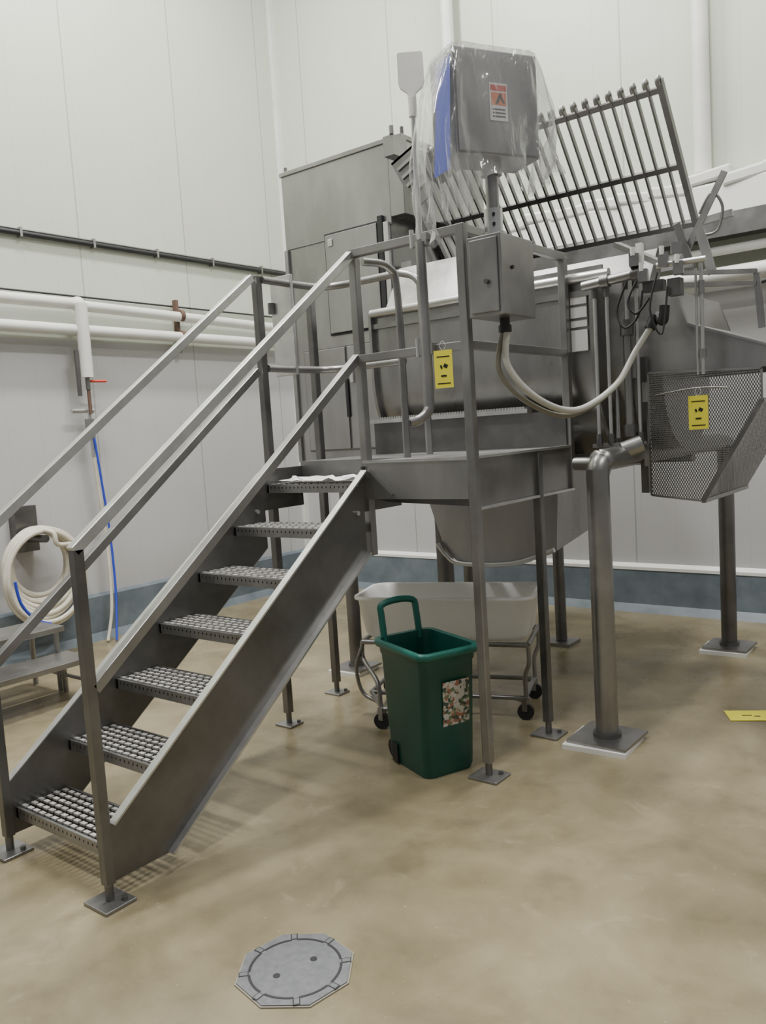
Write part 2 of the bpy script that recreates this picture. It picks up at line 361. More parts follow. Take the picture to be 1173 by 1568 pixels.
b.box((cx0,cy0-.006,2.93),(cx1,cy0,2.94),STEELD)
b.box((cx0-.004,cy0-.02,cz0),(cx0+.03,cy0,2.93),STEEL)
b.box((-3.845,cy0-.012,2.285),(-3.365,cy0,2.975),BLACK)
b.box((-3.83,cy0-.024,2.30),(-3.38,cy0,2.96),TROUGH);b.box((-3.80,cy0-.032,2.88),(-3.80+.04,cy0-.02,2.93),STEELL)
b.box((-3.37,cy0-.026,2.15),(-3.33,cy0,3.0),BLACK);b.box((-3.32,cy0-.03,2.2),(-3.28,cy0,2.95),STEELL)
b.box((-4.11,cy0-.012,1.49),(-3.29,cy0,2.21),STEELD)
b.box((-4.1,cy0-.02,1.5),(-3.72,cy0,2.2),TROUGH);b.box((-3.70,cy0-.02,1.5),(-3.30,cy0,2.2),TROUGH)
b.box((-3.725,cy0-.035,1.72),(-3.70,cy0-.02,1.98),BLACK);b.box((-3.67,cy0-.045,1.95),(-3.64,cy0-.02,2.10),STEELL)
for z in(1.6,2.05):b.cyl((-3.31,cy0-.025,z),(-3.31,cy0-.025,z+.07),.012,STEELL)
b.cyl((cx0+.02,cy0+.03,cz1),(cx0+.02,cy0+.03,cz1+.05),.012,STEELD);b.cyl((cx1+.1,cy0+.03,cz1),(cx1+.1,cy0+.03,cz1+.06),.012,STEELD)
b.obj('drive_cabinet',mx,bevel=.004)
b=MB()
b.prism([(-3.16,3.26),(-2.99,3.33),(-2.86,3.02),(-2.99,2.95)],1,4.33,4.345,STEELD)  # slatted plate for the left end of the grid lid
b.prism([(-3.16,3.26),(-2.99,3.33),(-2.985,3.315),(-3.155,3.245)],1,4.33,4.9,STEEL)
for k in range(4):
    t=.15+.2*k;b.bar((-3.15+.16*t+.02,4.325,3.25-.28*t),(-2.99+.12*t,4.325,3.31-.28*t),.012,.02,STEEL)
b.box((-3.19,4.3,3.30),(-3.11,4.44,3.42),STEEL);b.cyl((-3.12,4.3,3.42),(-3.12,4.3,3.47),.014,STEELD)
b.obj('grid_left_end',mx)
b=MB()
def pleg(x,y,z1,r=.055,fs=.3,m=STEELD):
    b.cyl((x,y,.02),(x,y,z1),r,m,20);b.rbox((x,y,.032),(fs,fs,.014),0,STEEL);b.cyl((x,y,.03),(x,y,.06),r*1.25,STEELD,20)
    b.rbox((x-.01,y-.03,.012),(fs*1.05,fs*.95,.024),.06,WHITE)
pleg(-1.64,3.78,1.36,m=STEEL);pleg(-1.58,5.69,1.36,.05,.28);pleg(-3.6,4.2,1.42,.045,.24);pleg(-3.55,5.6,1.42,.045,.24)
b.path([(-1.64,3.78,1.28),(-1.64,3.785,1.35),(-1.635,3.83,1.39),(-1.63,3.95,1.40),(-1.6,5.6,1.40),(-1.58,5.69,1.34)],.055,STEEL,16)
b.cyl((-1.77,3.82,1.385),(-1.66,3.80,1.385),.032,STEEL,16)
b.bar((-3.7,4.3,1.38),(-1.6,4.3,1.38),.08,.06,STEELD);b.bar((-3.7,5.1,1.34),(-1.6,5.1,1.34),.08,.06,STEELD)
b.cyl((-1.62,4.05,1.43),(-1.54,4.1,1.46),.045,STEEL,16)
b.obj('support_frame',mx)
b=MB()
top=[(-3.0,4.2,1.36),(-2.05,4.2,1.36),(-2.05,5.0,1.36),(-3.0,5.0,1.36)];bot=[(-2.82,4.2,.84),(-2.08,4.2,.88),(-2.08,4.75,.96),(-2.82,4.75,.90)]
mid=[(-2.72,4.2,.78),(-2.3,4.2,.80),(-2.3,4.75,.88),(-2.72,4.75,.86)]
b.add(top+bot,[(0,1,5,4),(1,2,6,5),(2,3,7,6),(3,0,4,7)],TROUGH)
b.add(bot+mid,[(0,1,5,4),(1,2,6,5),(2,3,7,6),(3,0,4,7),(4,5,6,7)],TROUGH)
b.path([(-2.86,4.17,.90),(-2.8,4.17,.83),(-2.7,4.17,.785),(-2.35,4.17,.80),(-2.08,4.17,.89)],.014,STEELL,8)
b.cyl((-2.98,4.42,.03),(-2.98,4.42,1.4),.055,STEELD);b.rbox((-2.98,4.42,.02),(.2,.2,.03),0,STEEL)
b.cyl((-2.66,5.39,0.03),(-2.66,5.39,1.36),.04,STEELD);b.rbox((-2.66,5.39,.012),(.2,.2,.024),0,STEEL)
b.obj('discharge_hopper',mx)
b=MB();gx0,gx1=-3.25,-1.55;G0=V((0,5.1,2.70));G1=V((0,4.54,3.35))
def gp(x,t): p=G0.lerp(G1,t);return V((x,p.y,p.z))
up=(0,.757,.653)
nb=25
for i in range(nb+1):
    x=gx0+(gx1-gx0)*i/nb
    ed=i in(0,nb)
    b.bar(gp(x,-.02),gp(x,.99),.032 if ed else .011,.04 if ed else .03,STEELD,up=up)
    if 0<i:
        c=gp(x,.985);d=(G1-G0).normalized();bk=V((0,-.757,-.653))
        pts=[c,c+d*.018+bk*.004,c+d*.026+bk*.022,c+d*.014+bk*.038,c-d*.008+bk*.038]
        b.path(pts,.013,STEEL,8,3)
for t in(0,.42,.93):b.bar(gp(gx0,t),gp(gx1,t),.03,.022 if t else .03,STEELD,up=up)
b.obj('grid_lid',mx)
b=MB()
b.bar((-1.55,5.12,2.7),(-1.35,5.12,2.72),.03,.04,STEEL)
b.bar((-1.59,4.9,2.43),(-1.33,4.9,2.9),.014,.035,STEEL,up=(1,0,0))
b.bar((-1.47,4.88,2.63),(-1.40,4.88,2.36),.014,.05,STEEL,up=(1,0,0))
b.bar((-1.58,4.85,2.66),(-1.50,4.85,2.40),.014,.04,STEELD,up=(1,0,0))
b.bar((-1.95,4.9,2.62),(-1.60,4.7,2.42),.05,.03,STEEL);b.bar((-1.62,4.7,2.40),(-1.45,4.7,2.40),.03,.03,STEEL)
b.path([(-1.47,4.9,2.70),(-1.40,4.9,2.80),(-1.35,4.92,2.72),(-1.38,4.92,2.6),(-1.45,4.9,2.58)],.008,STEEL,8)
b.obj('lid_lever_arms',mx)
b=MB()
for (x,y,r,za,zb) in((-1.76,4.10,.010,1.48,2.25),(-1.70,4.11,.010,1.48,2.25),(-1.62,4.16,.020,1.52,2.05),(-1.62,4.16,.008,2.05,2.28),(-1.575,4.18,.010,1.48,2.28),(-1.74,4.3,.012,1.45,2.25)):
    b.cyl((x,y,za),(x,y,zb),r,STEELL if r<.015 else STEEL,10);b.cyl((x,y,za-.02),(x,y,za+.04),r*1.7,STEELD,10);b.cyl((x,y,zb-.04),(x,y,zb+.02),r*1.7,STEELD,10)
b.rbox((-1.68,4.16,1.46),(.24,.12,.02),0,STEEL);b.rbox((-1.68,4.16,2.30),(.24,.10,.02),0,STEEL)
b.cyl((-1.80,4.05,2.27),(-1.52,4.05,2.29),.024,STEEL,14);b.cyl((-1.70,4.05,2.278),(-1.66,4.05,2.28),.034,STEELD,14);b.cyl((-1.54,4.05,2.289),(-1.50,4.05,2.29),.034,STEELD,14)
b.cyl((-1.42,4.05,2.31),(-1.2,4.08,2.31),.014,STEELL,14)
for (x,z) in((-1.52,2.35),(-1.48,2.27),(-1.38,2.33),(-1.31,2.28)):
    b.rbox((x,4.03,z),(.045,.05,.06),.2,STEEL);b.cyl((x,4.01,z+.02),(x,4.01,z+.06),.011,WHITE,10)
b.rbox((-1.50,4.05,2.38),(.03,.03,.10),0,WHITE)
b.rbox((-1.44,4.07,2.22),(.10,.05,.05),0,STEELD);b.rbox((-1.34,4.07,2.20),(.06,.06,.08),0,STEELD)
b.rbox((-1.33,4.07,2.38),(.05,.04,.05),.4,STEEL)
b.path([(-1.55,4.0,2.25),(-1.60,3.99,2.12),(-1.56,3.98,2.03),(-1.50,4.0,2.08),(-1.48,4.02,2.2)],.006,BLACK,6)
b.path([(-1.50,4.0,2.25),(-1.54,3.98,2.15),(-1.50,3.98,2.09),(-1.44,4.0,2.16)],.006,BLACK,6)
b.path([(-1.40,4.0,2.27),(-1.43,3.97,2.10),(-1.38,3.98,1.98),(-1.36,4.02,2.2)],.005,BLACK,6)
b.path([(-1.44,4.1,2.08),(-1.40,4.06,2.05),(-1.39,4.06,2.12)],.024,BLACK,10)
b.cyl((-1.235,4.12,1.78),(-1.235,4.12,2.30),.009,STEELL,10);b.cyl((-1.26,4.12,1.78),(-1.26,4.12,2.28),.006,STEELL,10);b.cyl((-1.235,4.12,2.16),(-1.235,4.12,2.22),.015,STEEL,10);b.cyl((-1.235,4.12,1.86),(-1.235,4.12,1.9),.016,STEEL,10)
b.path([(-1.1,4.9,2.62),(-1.04,4.9,2.78),(-.97,4.92,2.72),(-.96,4.95,2.5),(-1.03,4.95,2.33),(-1.2,4.95,2.28)],.012,BLACK,8)
b.obj('pneumatic_valves',mx)
b=MB()
cp_=[(-1.66,2.22),(-1.42,2.22),(-1.36,2.05),(-.92,1.88),(-.92,1.80),(-1.66,1.80)]
b.prism(cp_,1,4.30,4.312,TROUGH);b.prism(cp_,1,5.05,5.062,TROUGH)
b.prism([(-1.42,2.22),(-1.36,2.05),(-.92,1.88),(-.92,1.87),(-1.37,2.04),(-1.43,2.21)],1,4.29,5.07,TROUGH)
b.bar((-.93,4.28,1.80),(-.93,5.08,1.80),.03,.04,STEEL)
for z in(2.27,2.33):b.bar((-1.45,4.5,z),(-1.08,4.5,z-.05),.03,.022,STEEL)
b.bar((-1.08,4.5,2.27),(-1.06,4.5,2.0),.03,.02,STEEL)
b.cyl((-1.68,4.72,1.80),(-1.5,4.72,1.80),.40,STEEL,40)
b.obj('discharge_chute',mx)
def lattice(b,poly,fn,sp,w,m,nrm):
    for sgn in(1,-1):
        d=V((.5,.866*sgn));nn=V((-d.y,d.x))
        pr=[V(p).dot(nn) for p in poly];k=min(pr)+sp/2
        while k<max(pr):
            hits=[]
            for i in range(len(poly)):
                a=V(poly[i]);c=V(poly[(i+1)%len(poly)]);fa=a.dot(nn)-k;fc=c.dot(nn)-k
                if fa*fc<0:hits.append(a.lerp(c,fa/(fa-fc)))
            if len(hits)>=2:b.bar(fn(hits[0]),fn(hits[1]),w,.002,m,up=nrm)
            k+=sp
b=MB();gy=4.22
P=[(-1.54,1.815),(-1.0,1.79),(-1.0,1.64),(-1.28,1.16),(-1.54,1.19)]
lattice(b,P,lambda p:V((p[0],gy,p[1])),.0110,.0040,STEEL,(0,1,0))
for i in range(5):
    p,q=P[i],P[(i+1)%5];w=.022 if i in(2,) else .010;b.bar((p[0],gy,p[1]),(q[0],gy,q[1]),w,w*.8,STEELD if i==2 else STEEL,up=(0,1,0))
L=V((.28,0,.48))
lattice(b,[(0,0),(.556,0),(.556,.8),(0,.8)],lambda p:V((-1.28,gy,1.16))+L.normalized()*p[0]+V((0,p[1],0)),.013,.0042,STEEL,(.86,0,-.5))
b.bar((-1.28,gy,1.16),(-1.28,gy+.8,1.16),.02,.02,STEEL);b.bar((-1.0,gy,1.64),(-1.0,gy+.8,1.64),.02,.02,STEEL)
b.path([(-1.5,gy-.01,1.70),(-1.3,gy-.02,1.72),(-1.15,gy-.01,1.71)],.004,STEEL,8)
b.rbox((-1.56,gy+.02,1.72),(.03,.03,.1),0,STEELL);b.rbox((-1.56,gy+.02,1.40),(.03,.03,.12),0,STEELL)
b.bar((-1.58,gy+.04,1.2),(-1.58,gy+.04,1.9),.04,.04,STEELD)
b.obj('mesh_guard',mx)
# ---------------------------------------------------------------- junction box, control panel
jb=empty('junction_box')
b=MB();b.box((-1.90,3.11,2.06),(-1.735,3.40,2.395),STEEL);b.box((-1.885,3.10,2.075),(-1.75,3.11,2.38),STEEL)
b.cyl((-1.80,3.085,2.2),(-1.80,3.11,2.2),.01,STEELD);b.obj('enclosure',jb,bevel=.004)
b=MB();b.cyl((-1.81,3.25,2.02),(-1.81,3.25,2.06),.022,BLACK);b.cyl((-1.81,3.25,2.0),(-1.81,3.25,2.03),.028,BLACK,6);b.cyl((-1.735,3.2,2.26),(-1.728,3.2,2.26),.008,BLACK);b.obj('cable_gland',jb)
b=MB()
base=[(-1.81,3.25,1.998),(-1.813,3.25,1.855),(-1.73,3.35,1.706),(-1.66,3.6,1.646),(-1.592,3.9,1.755),(-1.53,4.02,1.92),(-1.46,4.08,2.05)]
b.path([(x+.008,y,z) for x,y,z in base],.015,COND,12,10)
b.path([(p[0]-(.012 if i==0 else .042)*(1-i/6),p[1],p[2]-(.0 if i==0 else .022)) for i,p in enumerate(base)],.012,CONDD,12,10)
b.cyl((-1.47,4.07,2.02),(-1.45,4.09,2.08),.026,BLACK,12);b.obj('flexible_conduit')
cp=empty('control_panel')
ang=math.atan2(.875,.483);e1=V((.483,.875,0));e2=V((-.875,.483,0));cc=V((-1.845,3.225,2.925))
b=MB()
b.rbox(cc+e2*.0,(.40,.20,.42),ang,STEEL);b.rbox(cc-e2*.105,(.385,.012,.405),ang,STEEL)
b.rbox(cc-e2*.112-e1*.01+V((0,0,.02)),(.012,.005,.012),ang,STEELD)
b.obj('housing',cp,bevel=.006)
b=MB();q=V((-1.83,3.23,0));b.cyl(q+V((0,0,2.50)),q+V((0,0,2.72)),.028,STEEL,20);b.cyl(q+V((0,0,2.398)),q+V((0,0,2.52)),.04,STEELL,20);b.cyl(q+V((0,0,2.398)),q+V((0,0,2.42)),.055,STEELL,20)
for z in(2.45,2.49):b.cyl(q+V((.03,-.05,z)),q+V((0,0,z)),.007,BLACK,8)
b.cyl(q+V((0,0,2.66)),q+V((0,0,2.715)),.045,STEEL,20);b.obj('mounting_pole',cp)
b=MB();sc=cc-e2*.1135+V((0,0,.0))
b.rbox(sc,(.085,.002,.15),ang,PAPER);b.rbox(sc-e2*.001+V((0,0,.055)),(.075,.002,.022),ang,RED)
b.rbox(sc-e2*.001+V((0,0,.012)),(.07,.002,.05),ang,ORG);b.rbox(sc-e2*.002+V((0,0,.012)),(.012,.002,.045),ang,BLACK,Matrix.Rotation(.5,3,'Y'));b.rbox(sc-e2*.002+V((0,0,.012))+e1*.015,(.01,.002,.04),ang,BLACK,Matrix.Rotation(-.6,3,'Y'))
for k in range(3):b.rbox(sc-e2*.001+V((0,0,-.03-.014*k)),(.06,.002,.006),ang,BLACK)
b.obj('warning_sticker',cp)
b=MB();rings=[];NR=30;NP=120
for j in range(NR):
    t=j/(NR-1)
    for i in range(NP):
        a=2*math.pi*i/NP;ca,sa=math.cos(a),math.sin(a)
        pw=.30 if t<.55 else .30+.7*(t-.55)
        hx=.206;hy=.120;left=max(0,-ca);right=max(0,ca)
        xx=hx*math.copysign(abs(ca)**pw,ca);yy=hy*math.copysign(abs(sa)**pw,sa)
        xx*=1+.02*min(1,t*8);yy*=1+.05*min(1,t*8)
        xx+=right*.08*math.sin(min(1,t*1.25)*math.pi*.62)-left*(.10*math.sin(min(1,t*1.1)*math.pi*.75))
        yy*=1+.2*t
        amp=.002+.030*t*t
        rr=amp*(math.sin(9*a+4*t)+.7*math.sin(17*a-6*t+1)+.5*math.sin(5*a+9*t)+.4*math.sin(29*a+13*t))
        xx+=rr*ca;yy+=rr*sa
        zbot=.53+.22*left**1.2-.03*right+.03*math.sin(5*a)+.018*math.sin(11*a)
        z=.220-(zbot*t)+.004*math.sin(13*a+20*t)*t
        rings.append(cc+e1*xx+e2*yy+V((0,0,z)))
fs=[(j*NP+i,j*NP+(i+1)%NP,(j+1)*NP+(i+1)%NP,(j+1)*NP+i) for j in range(NR-1) for i in range(NP)]
b.add(rings,fs,BAG,True);b.add(rings[:NP],[tuple(range(NP))],BAG)
b.obj('plastic_bag',cp,recalc=False)
b=MB()
bs=cc-e1*.235-e2*.02
b.add([bs+V((0,0,.17))-e2*.09+e1*.02,bs+V((0,0,.17))+e2*.03+e1*.02,bs-e1*.012+V((0,0,-.28))+e2*.04,bs-e1*.006+V((0,0,-.28))-e2*.09],[(0,1,2,3)],BLUE);b.obj('blue_sheet',cp)
# ---------------------------------------------------------------- paddle and holder
pd=empty('plastic_paddle');hx,hy=-2.125,3.095
b=MB();w=V((.816,.577,0));n_=V((.577,-.816,0))
prof=[(-.050,.185),(-.056,.178),(-.057,.06),(-.050,.035),(-.02,.012),(-.014,-.03),(.014,-.03),(.02,.012),(.050,.035),(.057,.06),(.056,.178),(.050,.185)]
O=V((hx,hy,3.035));vs=[O+w*p[0]+V((0,0,p[1]))+n_*.006 for p in prof]+[O+w*p[0]+V((0,0,p[1]))-n_*.006 for p in prof];k=len(prof)
b.add(vs,[tuple(range(k)),tuple(range(k,2*k))[::-1]]+[(i,k+i,k+(i+1)%k,(i+1)%k) for i in range(k)],WHITE);b.obj('blade',pd,bevel=.003)
b=MB();b.cyl((hx,hy,2.43),(hx,hy,2.97),.012,STEELL,12);b.cyl((hx,hy,2.95),(hx,hy,3.03),.019,WHITE,12);b.obj('handle',pd)
b=MB();b.path([(hx,hy,2.42),(hx,hy,2.0),(hx,hy,1.74),(hx-.003,hy-.01,1.68),(hx-.03,hy-.04,1.645),(hx-.06,hy-.07,1.635)],.023,STEEL,14,8)
b.cyl((hx-.058,hy-.068,1.636),(hx-.062,hy-.072,1.634),.019,BLACK,14)
for z in(2.43,1.955):
    b.rbox((hx-.0,hy+.02,z),(.07,.05,.05),0,STEEL);b.cyl((hx-.045,hy,z-.03),(hx-.045,hy,z+.05),.01,STEELL)
b.obj('tube_holder',pf)
# ---------------------------------------------------------------- tags
def tag(c,w,h,rot):
    e=empty('hanging_tag') ;b=MB();R=rot
    b.rbox(c,(w,.002,h),R,YEL);n=V((math.sin(R),-math.cos(R),0));u=V((math.cos(R),math.sin(R),0));c=V(c)
    b.rbox(c+n*.002+V((0,0,-h*.18)),(w*.3,.001,h*.05),R,BLACK);b.rbox(c+n*.002+u*w*.12+V((0,0,h*.08)),(w*.22,.001,h*.1),R,BLACK,Matrix.Rotation(.5,3,'Y'));b.rbox(c+n*.002-u*w*.12+V((0,0,h*.06)),(w*.1,.001,h*.1),R,BLACK,Matrix.Rotation(-.3,3,'Y'))
    b.rbox(c+n*.002+V((0,0,h*.33)),(w*.7,.001,h*.03),R,BLACK);b.rbox(c+n*.002+V((0,0,-h*.38)),(w*.7,.001,h*.03),R,BLACK)
    b.obj('card',e);b=MB();b.path([c+V((-.004,0,h*.5)),c+V((-.015,0,h*.5+.02))+n*.004,c+V((.0,0,h*.5+.04)),c+V((.015,0,h*.5+.02)),c+V((.004,0,h*.5))],.001,PAPER,6);b.obj('string',e);return e
tag((-2.045,3.105,1.86),.085,.165,.25)
tag((-1.285,gy-.03,1.60),.09,.165,.35)
b=MB();b.rbox((-1.14,4.47,.003),(.24,.15,.002),.5,YEL);b.rbox((-1.11,4.47,.0045),(.03,.012,.001),.5,BLACK);b.rbox((-1.16,4.46,.0045),(.05,.008,.001),.5,BLACK);b.obj('yellow_floor_label')
# ---------------------------------------------------------------- green bin
gb=empty('wheeled_waste_bin')
a1=V((-.92,.39,0)).normalized();a2=V((.39,.92,0)).normalized();bc=V((-2.265,3.15,0))
def sq(hx,hy,z,r,off=(0,0),n=6):
    pts=[]
    for cxn,cyn,st_ in((1,1,0),(-1,1,1),(-1,-1,2),(1,-1,3)):
        for i in range(n+1):
            t=math.pi/2*(st_+i/n);X=cxn*(hx-r)+r*math.cos(t)+off[0];Y=cyn*(hy-r)+r*math.sin(t)+off[1];pts.append(bc+a1*X+a2*Y+V((0,0,z)))
    return pts
def loft(b,rs,m,capb=True,capt=False,sm=True):
    n=len(rs[0]);vs=[p for r in rs for p in r]
    b.add(vs,[(j*n+i,j*n+(i+1)%n,(j+1)*n+(i+1)%n,(j+1)*n+i) for j in range(len(rs)-1) for i in range(n)],m,sm)
    if capb:b.add(rs[0],[tuple(range(n))[::-1]],m)
    if capt:b.add(rs[-1],[tuple(range(n))],m)
b=MB();H=.60
loft(b,[sq(.165,.13,.0,.04),sq(.175,.137,.03,.04),sq(.205,.147,H-.07,.045),sq(.212,.150,H-.065,.045),sq(.215,.152,H-.02,.045)],GREEN)
loft(b,[sq(.207,.145,H,.04),sq(.20,.138,H-.06,.04),sq(.165,.12,.05,.04)],GREEN,False,True)
loft(b,[sq(.215,.152,H-.03,.045),sq(.230,.168,H-.03,.055),sq(.234,.172,H-.012,.055),sq(.230,.168,H+.002,.055),sq(.207,.145,H,.04)],GREENL,False)
b.obj('body',gb,recalc=False)
b=MB()
p=bc+a1*.215
b.path([p-a2*.10+V((0,0,H-.04)),p-a2*.10+a1*.02+V((0,0,H+.10)),p-a2*.09+a1*.03+V((0,0,H+.15)),p+a2*.0+a1*.03+V((0,0,H+.165)),p+a2*.09+a1*.03+V((0,0,H+.15)),p+a2*.10+a1*.02+V((0,0,H+.10)),p+a2*.10+V((0,0,H-.04))],.017,GREENL,10,4)
for s_ in(-1,1):b.cyl(bc+a1*.16+a2*.120*s_+V((0,0,.05)),bc+a1*.16+a2*.09*s_+V((0,0,.05)),.05,BLACK,20)
b.rbox(bc-a2*.142+a1*.10+V((0,0,.055)),(.05,.01,.09),math.atan2(a1.y,a1.x),BLACK)
b.obj('handle_and_wheels',gb)
b=MB()
def face(z): return .175+(z-.03)/(H-.1)*(.205-.175)
vs=[]
for z in(.24,.45):
    for s_ in(-.045,.10):vs.append(bc-a1*(face(z)+.004)+a2*s_+V((0,0,z)))
b.add(vs,[(0,1,3,2)],LABEL);b.obj('label',gb)
# ---------------------------------------------------------------- tub cart
tc_=empty('tub_cart');bc=V((-2.62,3.90,0))
a1=V((.94,.342,0)).normalized();a2=V((-.342,.94,0)).normalized()
b=MB()
loft(b,[sq(.44,.17,.43,.08),sq(.47,.195,.46,.09),sq(.50,.22,.66,.09),sq(.515,.235,.665,.09),sq(.515,.235,.68,.09),sq(.49,.21,.68,.08),sq(.46,.185,.48,.08)],TUB,True,True)
b.obj('tub',tc_,recalc=False)
b=MB()
loop=[bc+a1*sx*.47+a2*sy*.2+V((0,0,.42)) for sx,sy in((1,1),(-1,1),(-1,-1),(1,-1))]
for i in range(4):b.cyl(loop[i],loop[(i+1)%4],.014,STEEL,10)
for i,(sx,sy) in enumerate(((1,1),(-1,1),(-1,-1),(1,-1))):
    p=loop[i];q_=bc+a1*sx*.44+a2*sy*.18+V((0,0,.12))
    if i==2:q_=V((-2.76,3.40,.12))
    b.path([p,p+V((0,0,-.1)),q_+V((0,0,.08))+(p-q_)*.15,q_,q_+a1*.06*-sx],.013,STEEL,8)
    b.cyl(q_+a2*.012+V((0,0,-.075)),q_-a2*.012+V((0,0,-.075)),.045,BLACK,18);b.bar(q_,q_+V((0,0,-.07)),.03,.035,STEEL)
for sy in(-1,1):b.cyl(bc+a1*.44+a2*.18*sy+V((0,0,.12)),bc-a1*.44+a2*.18*sy+V((0,0,.12)),.013,STEEL)
for sx in(-1,1):b.cyl(bc+a1*.44*sx+a2*.18+V((0,0,.12)),bc+a1*.44*sx-a2*.18+V((0,0,.12)),.013,STEEL)
b.cyl(V((-2.76,3.40,.12)),bc-a1*.44-a2*.18+V((0,0,.12)),.013,STEEL)
b.path([loop[2]+V((0,0,-.02)),loop[2]+V((-.04,-.02,-.15)),loop[2]+V((-.02,0,-.3)),loop[2]+V((.1,.0,-.34))],.011,STEEL,8)
b.obj('frame',tc_)
# ---------------------------------------------------------------- drain
dc=V((-1.74,1.65,0));b=MB();oc=[(dc.x+.185*math.cos(math.pi/4*i+.2),dc.y+.185*math.sin(math.pi/4*i+.2)) for i in range(8)]
DM=mat('drain_grey',(.14,.145,.155),.55,.3,col2=(.19,.195,.205),nscale=40)
b.prism(oc,2,.0,.004,mat('grout_rim',(.28,.26,.21),.6));oc2=[(dc.x+(x-dc.x)*.97,dc.y+(y-dc.y)*.97) for x,y in oc];b.prism(oc2,2,.003,.007,DM)
for i in range(8):
    a0=i*math.pi/4+.06;a1_=a0+math.pi/4-.12;pts=[]
    for k in range(7):
        t=a0+(a1_-a0)*k/6;pts.append((dc.x+.143*math.cos(t),dc.y+.143*math.sin(t)))
    for k in range(6,-1,-1):
        t=a0+(a1_-a0)*k/6;pts.append((dc.x+.135*math.cos(t),dc.y+.135*math.sin(t)))
    b.prism(pts,2,.006,.0078,BLACK)
    t=i*math.pi/4;c_=(dc.x+.155*math.cos(t),dc.y+.155*math.sin(t),.0072);b.rbox(c_,(.03,.022,.001),t,BLACK);b.rbox((c_[0],c_[1],.0078),(.024,.015,.001),t,DM)
for s_ in(-1,1):b.cyl((dc.x+.02*s_,dc.y+.06*s_,.006),(dc.x+.02*s_,dc.y+.06*s_,.0082),.011,BLACK,16)
b.obj('floor_drain_cover')
# ---------------------------------------------------------------- left wall services
b=MB()
b.cyl((XW+.12,1.0,2.80),(XW+.12,4.0,2.80),.047,PIPEW);b.cyl((XW+.12,4.0,2.79),(XW+.12,6.4,2.74),.045,PIPEW);b.sph((XW+.12,4.0,2.80),.062,PIPEW)
b.cyl((XW+.12,1.0,2.60),(XW+.12,6.4,2.58),.047,PIPEW)
b.cyl((XW+.16,4.0,2.80),(XW+.16,4.0,2.20),.052,PIPEW)
for y in(5.05,):
    b.bar((XW+.06,y,2.45),(XW+.06,y,2.93),.05,.03,RUST);b.cyl((XW+.12,y-.02,2.78),(XW+.12,y+.02,2.78),.056,RUST);b.cyl((XW+.12,y-.02,2.59),(XW+.12,y+.02,2.59),.056,RUST)
b.obj('water_pipes')
b=MB();b.cyl((XW+.03,0.5,3.33),(XW+.03,6.6,3.33),.022,BLACK);b.cyl((XW+.03,0.5,3.36),(XW+.03,6.6,3.36),.008,STEEL)
for i in range(9):b.box((XW,1.0+i*.65,3.30),(XW+.055,1.02+i*.65,3.375),STEEL)
b.obj('electrical_cable')
b=MB();b.cyl((XW+.02,0.5,2.90),(XW+.02,6.6,2.87),.008,BLACK);b.obj('thin_cable')
v=empty('wash_down_valve');b=MB()
b.cyl((XW+.16,4.0,2.198),(XW+.16,4.0,2.1),.02,STEEL);b.cyl((XW+.14,3.93,2.05),(XW+.14,3.93,2.42),.018,STEELD);b.cyl((XW+.16,4.0,2.1),(XW+.16,4.0,1.9),.015,RUST)
b.cyl((XW+.12,3.85,1.93),(XW+.12,4.05,1.93),.02,STEELL);b.cyl((XW+.16,4.02,2.17),(XW+.18,4.16,2.17),.01,RED);b.cyl((XW+.14,4.0,1.93),(XW+.14,4.0,1.55),.016,STEELL);b.rbox((XW+.13,4.0,1.78),(.06,.05,.16),0,STEEL);b.obj('valve_body',v)
b=MB();b.path([(XW+.14,4.0,1.58),(XW+.13,4.03,1.2),(XW+.14,4.05,.8),(XW+.2,4.0,.3),(XW+.25,3.9,.015)],.014,HOSE,8);b.path([(XW+.16,4.01,1.7),(XW+.15,4.05,1.3),(XW+.15,4.08,.9),(XW+.2,4.05,.4),(XW+.3,3.95,.012)],.01,BLUE,8);b.obj('supply_hoses',v)
hc=empty('coiled_hose');b=MB()
hcx=XW+.24;hy0,hz0=3.38,.72
for k in range(13):
    r=.235+.022*(k%5)+random.uniform(-.012,.012);pts=[]
    ox,oy,oz=hcx+(k%5-2)*.035+(.02 if k>4 else 0),hy0+random.uniform(-.02,.02),hz0-(r-.27)*1.2+random.uniform(-.012,.012)
    for i in range(14):
        t=2*math.pi*i/14;pts.append((ox+random.uniform(-.01,.01),oy+r*math.cos(t),oz+r*1.12*math.sin(t)))
    b.path(pts,.020,HOSE,10,5,closed=True)
b.path([(hcx+.05,hy0-.02,hz0+.3),(hcx+.14,hy0+.05,hz0+.27),(hcx+.15,hy0+.07,hz0+.18),(hcx+.12,hy0+.2,hz0+.16)],.019,HOSE,10)
b.path([(hcx+.16,hy0-.30,hz0-.05),(hcx+.16,hy0-.27,hz0-.22),(hcx+.16,hy0-.17,hz0-.36),(hcx+.16,hy0-.05,hz0-.42)],.012,BLUE,8)
b.obj('hose_loops',hc);b=MB();b.box((XW,hy0-.09,hz0+.12),(XW+.10,hy0+.09,hz0+.48),STEELD);b.cyl((XW,hy0,hz0+.22),(XW+.36,hy0,hz0+.23),.03,STEELD);b.obj('wall_hanger',hc)
ss=empty('step_stool');b=MB()
for (xa,xb,z) in((-5.12,-4.80,.27),(-5.5,-5.12,.44)):
    b.box((xa,2.15,z-.035),(xb,2.98,z),STEEL)
    for x in(xa+.03,xb-.03):
        for y in(2.2,2.93):b.cyl((x,y,.0),(x,y,z-.03),.018,STEEL)
for y in(2.2,2.93):b.bar((-5.47,y,.12),(-4.83,y,.12),.02,.02,STEEL)
b.bar((-5.47,2.2,.12),(-5.47,2.93,.12),.02,.02,STEEL)
